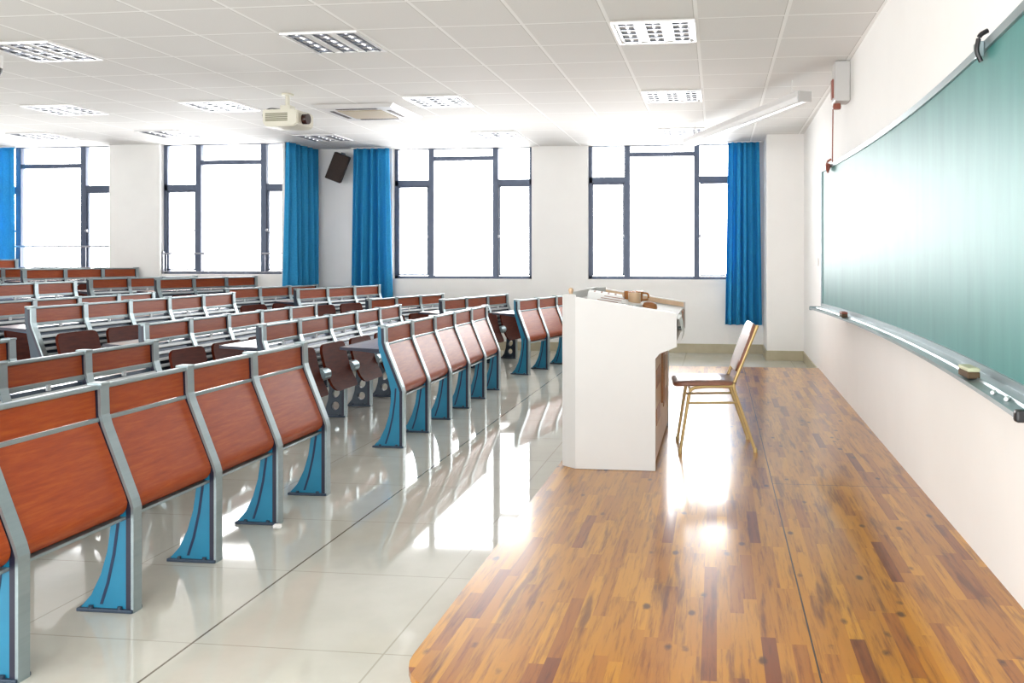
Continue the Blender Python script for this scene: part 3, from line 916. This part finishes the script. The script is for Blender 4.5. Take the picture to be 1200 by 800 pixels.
# ------------------------------------------------------------------ ceiling lights
def make_light(loc, label):
    t = thing('ceiling_light', label, 'ceiling light', loc, 0, 'louvred ceiling lights')
    S = .59; hs = S / 2; t.scale = (1, 1, .45)
    bm = bmesh.new()
    box2(bm, (-hs, -hs, -.006), (hs, hs, 0))
    for s in (-1, 1):
        box2(bm, (s * hs, -hs, -.03), (s * (hs - .022), hs, -.004)); box2(bm, (-hs, s * hs, -.03), (hs, s * (hs - .022), -.004))
    obj('housing', bm, M['lampwhite'], t)
    for q in (-1, 0, 1):
        xc = q * .19
        bm = bmesh.new()
        for s in (-1, 1): box2(bm, (xc + s * .055 - .003, -hs + .024, -.032), (xc + s * .055 + .003, hs - .024, -.006))
        for k in range(5):
            y = -hs + .07 + k * (S - .14) / 4
            prism_y = [(xc - .052, -.034), (xc + .052, -.034), (xc + .052, -.010), (xc - .052, -.010)]
            prism(bm, prism_y, y - .012, y + .012)
        obj('louver', bm, M['louver'], t)
        bm = bmesh.new(); cyl(bm, (xc, -hs + .03, -.010), (xc, hs - .03, -.010), .0075, 10); obj('tube', bm, M['tube'], t, True)
    for q in (-.5, .5):
        xc = q * .19
        bm = bmesh.new()
        prism(bm, [(xc - .036, -.006), (xc - .036, -.026), (xc - .012, -.014), (xc + .012, -.014), (xc + .036, -.026), (xc + .036, -.006)], -hs + .024, hs - .024)
        obj('reflector', bm, M['lampwhite'], t)
    return t
gx = lambda k: -.14 - .61 * k - .305
rowsY = [6.2, 8.65, 11.08]
lights = []
names = [('largest ceiling light straight above, top right of the picture', gx(0), 6.2),
         ('ceiling light between the hanging strip lamp and the largest right-hand light', gx(0), 8.65),
         ('small far ceiling light over the sunny right-hand window', gx(0), 11.08),
         ('ceiling light at the top of the picture, just before the projector and air vent', gx(4), 6.2),
         ('ceiling light right of the air-conditioning cassette', gx(4), 8.65),
         ('far ceiling light over the middle window right of the loudspeaker', gx(4), 11.08),
         ('big ceiling light cut by the left frame edge', gx(8), 6.2),
         ('ceiling light directly left of the projector', gx(8), 8.65),
         ('far ceiling light just above the dark loudspeaker', gx(8), 11.08),
         ('second ceiling light down the left frame edge', gx(11), 8.65),
         ('small far ceiling light left of the first blue curtain, over the railed window', gx(11), 10.47),
         ('lowest ceiling light at the left frame edge, over the farthest left window', gx(14), 10.47)]
first = None
for lab, x, y in names:
    if first is None: first = make_light((x, y, CEIL), lab)
    else: dup(first, (x, y, CEIL), 0, lab)

# air-conditioning cassette
ac = thing('air_conditioner', 'square ceiling air-conditioning cassette with a beige grille beside the projector', 'air conditioner', (-3.87, 9.16, CEIL))
bm = bmesh.new()
pts = lambda s: [(-s, -s), (s, -s), (s, s), (-s, s)]
lo_ = [bm.verts.new((x, y, -.034)) for x, y in pts(.41)]; hi_ = [bm.verts.new((x, y, 0)) for x, y in pts(.46)]
bm.faces.new(lo_); bm.faces.new(hi_[::-1])
for i in range(4): bm.faces.new((lo_[i], hi_[i], hi_[(i + 1) % 4], lo_[(i + 1) % 4]))
obj('panel', bm, M['lampwhite'], ac)
bm = bmesh.new(); box2(bm, (-.25, -.25, -.042), (.25, .25, -.034), .003); obj('grille', bm, M['acbeige'], ac)
for i in range(4):
    bm = bmesh.new(); R = Matrix.Rotation(i * PI / 2, 3, 'Z')
    add_box(bm, (0, 0, 0), (.46, .045, .004)); bmesh.ops.translate(bm, vec=(0, .325, -.036), verts=bm.verts)
    bmesh.ops.rotate(bm, cent=(0, 0, 0), matrix=R, verts=bm.verts); obj('air_slot', bm, M['slot'], ac)

# projector
pj = thing('projector', 'ivory projector hung from the ceiling on a short pole', 'projector', (-4.27, 8.10, CEIL), math.radians(-4))
bm = bmesh.new(); lathe(bm, [(.06, -.02), (.06, 0)], (0, 0, 0), 16); cyl(bm, (0, 0, -.02), (0, 0, -.13), .022, 12)
box2(bm, (-.055, -.05, -.175), (.055, .05, -.12), .006); obj('mount', bm, M['projector'], pj)
bm = bmesh.new()
prism(bm, [(-.185, -.175), (.155, -.175), (.20, -.205), (.20, -.315), (.16, -.345), (-.15, -.345), (-.185, -.30)], -.15, .15)
bmesh.ops.bevel(bm, geom=list(bm.edges), offset=.010, segments=2, affect='EDGES'); obj('body', bm, M['projector'], pj, True)
bm = bmesh.new()
for q in range(5): box2(bm, (-.15, -.153, -.225 - q * .017), (.09, -.148, -.214 - q * .017))
obj('vent', bm, M['grille'], pj)
bm = bmesh.new(); cyl(bm, (.195, -.04, -.265), (.25, -.04, -.265), .052, 20); obj('lens', bm, M['lens'], pj, True)
bm = bmesh.new(); tube(bm, bend([(-.05, -.05, -.16), (-.14, -.10, -.155), (-.20, -.12, -.20), (-.20, -.10, -.27)], .05), .006, 8); obj('cable', bm, M['black'], pj, True)

# wall loudspeaker
sp = thing('loudspeaker', 'dark brown loudspeaker tilted on the wall between two blue curtains', 'loudspeaker', (-5.57, 12.06, 2.70))
sp.rotation_euler = (math.radians(8), math.radians(21), math.radians(20))
bm = bmesh.new(); box2(bm, (-.115, -.09, -.205), (.115, .09, .205), .012); obj('cabinet', bm, M['speaker'], sp)
bm = bmesh.new(); box2(bm, (-.103, -.096, -.193), (.103, -.088, .193), .004); obj('grille', bm, M['speaker'], sp)
bm = bmesh.new(); box2(bm, (-.03, -.02, .203), (.03, .03, .23), .004); tube(bm, [(0, .02, .22), (0.0, .10, .21), (-.05, .17, .19)], .014, 8); obj('bracket', bm, M['dark_metal'], sp)
# second projector-like lamp fitting just inside the left frame edge
cam_ = thing('ceiling_fitting', 'small white dome fitting hanging at the left frame edge under the ceiling', 'fitting', (-5.83, 6.30, CEIL))
bm = bmesh.new(); lathe(bm, [(.03, -.10), (.045, -.09), (.05, -.05), (.05, 0)], (0, 0, 0), 20); obj('mount', bm, M['white'], cam_, True)
bm = bmesh.new(); lathe(bm, [(.006, -.165), (.030, -.155), (.044, -.13), (.046, -.10)], (0, 0, 0), 20); obj('dome', bm, M['black'], cam_, True)

# scrap of paper by a pedestal
bm = bmesh.new(); bmesh.ops.create_icosphere(bm, subdivisions=2, radius=.020)
rnd = random.Random(4)
for v in bm.verts: v.co *= rnd.uniform(.7, 1.25); v.co.z *= .7
o = obj('paper_scrap', bm, M['paper'], None, False, (-2.18, 4.03, .014)); tag(o, 'crumpled pale paper scrap on the floor by a blue pedestal', 'paper')

# ------------------------------------------------------------------ light
w = bpy.data.worlds.new('bright_sky'); SC.world = w; w.use_nodes = True
bg = w.node_tree.nodes['Background']; bg.inputs[0].default_value = (1.0, 1.0, 1.0, 1)
wt = w.node_tree; tc = wt.nodes.new('ShaderNodeTexCoord'); sx = wt.nodes.new('ShaderNodeSeparateXYZ'); wt.links.new(tc.outputs['Generated'], sx.inputs[0])
mr_ = wt.nodes.new('ShaderNodeMapRange'); mr_.inputs['From Min'].default_value = -.3; mr_.inputs['From Max'].default_value = .3
mr_.inputs['To Min'].default_value = 2.7; mr_.inputs['To Max'].default_value = 8.0      # the sunny side of the sky lies beyond the windows
wt.links.new(sx.outputs['Y'], mr_.inputs[0]); wt.links.new(mr_.outputs[0], bg.inputs[1])
def portal(name, c, sx, sy, rot):
    l = bpy.data.lights.new(name, 'AREA'); l.shape = 'RECTANGLE'; l.size = sx; l.size_y = sy
    l.cycles.is_portal = True
    o = bpy.data.objects.new(name, l); COL.objects.link(o); o.location = c; o.rotation_euler = rot
    return o
for nm, W, y, z0 in (('w1', W1, YL, 1.13), ('w2', W2, YL, 1.13), ('w3', W3, YB, 1.05), ('w4', W4, YB, 1.05)):
    portal('daylight_opening', ((W[0] + W[1]) / 2, y + .27, (z0 + CEIL) / 2), W[1] - W[0], CEIL - z0, (-PI / 2, 0, 0))
portal('daylight_opening', ((XL + 1.1) / 2, YN, CEIL / 2), 14, CEIL, (PI / 2, 0, 0))

# ------------------------------------------------------------------ camera
cd = bpy.data.cameras.new('camera'); cam = bpy.data.objects.new('camera', cd); COL.objects.link(cam)
cd.sensor_width = 36; cd.lens = 30; cd.shift_x = -.10; cd.shift_y = -97 / 1200
cam.location = (0, 0, H); cam.rotation_euler = (PI / 2, 0, math.atan(.12))
cd.clip_start = .05
SC.camera = cam
SC.view_settings.view_transform = 'Standard'; SC.view_settings.look = 'None'
SC.view_settings.exposure = 1.17; SC.view_settings.gamma = 1; SC.view_settings.use_curve_mapping = False
SC.cycles.use_denoising = True
SC.cycles.max_bounces = 10; SC.cycles.diffuse_bounces = 6; SC.cycles.glossy_bounces = 5; SC.cycles.transparent_max_bounces = 12
SC.cycles.sample_clamp_indirect = 8
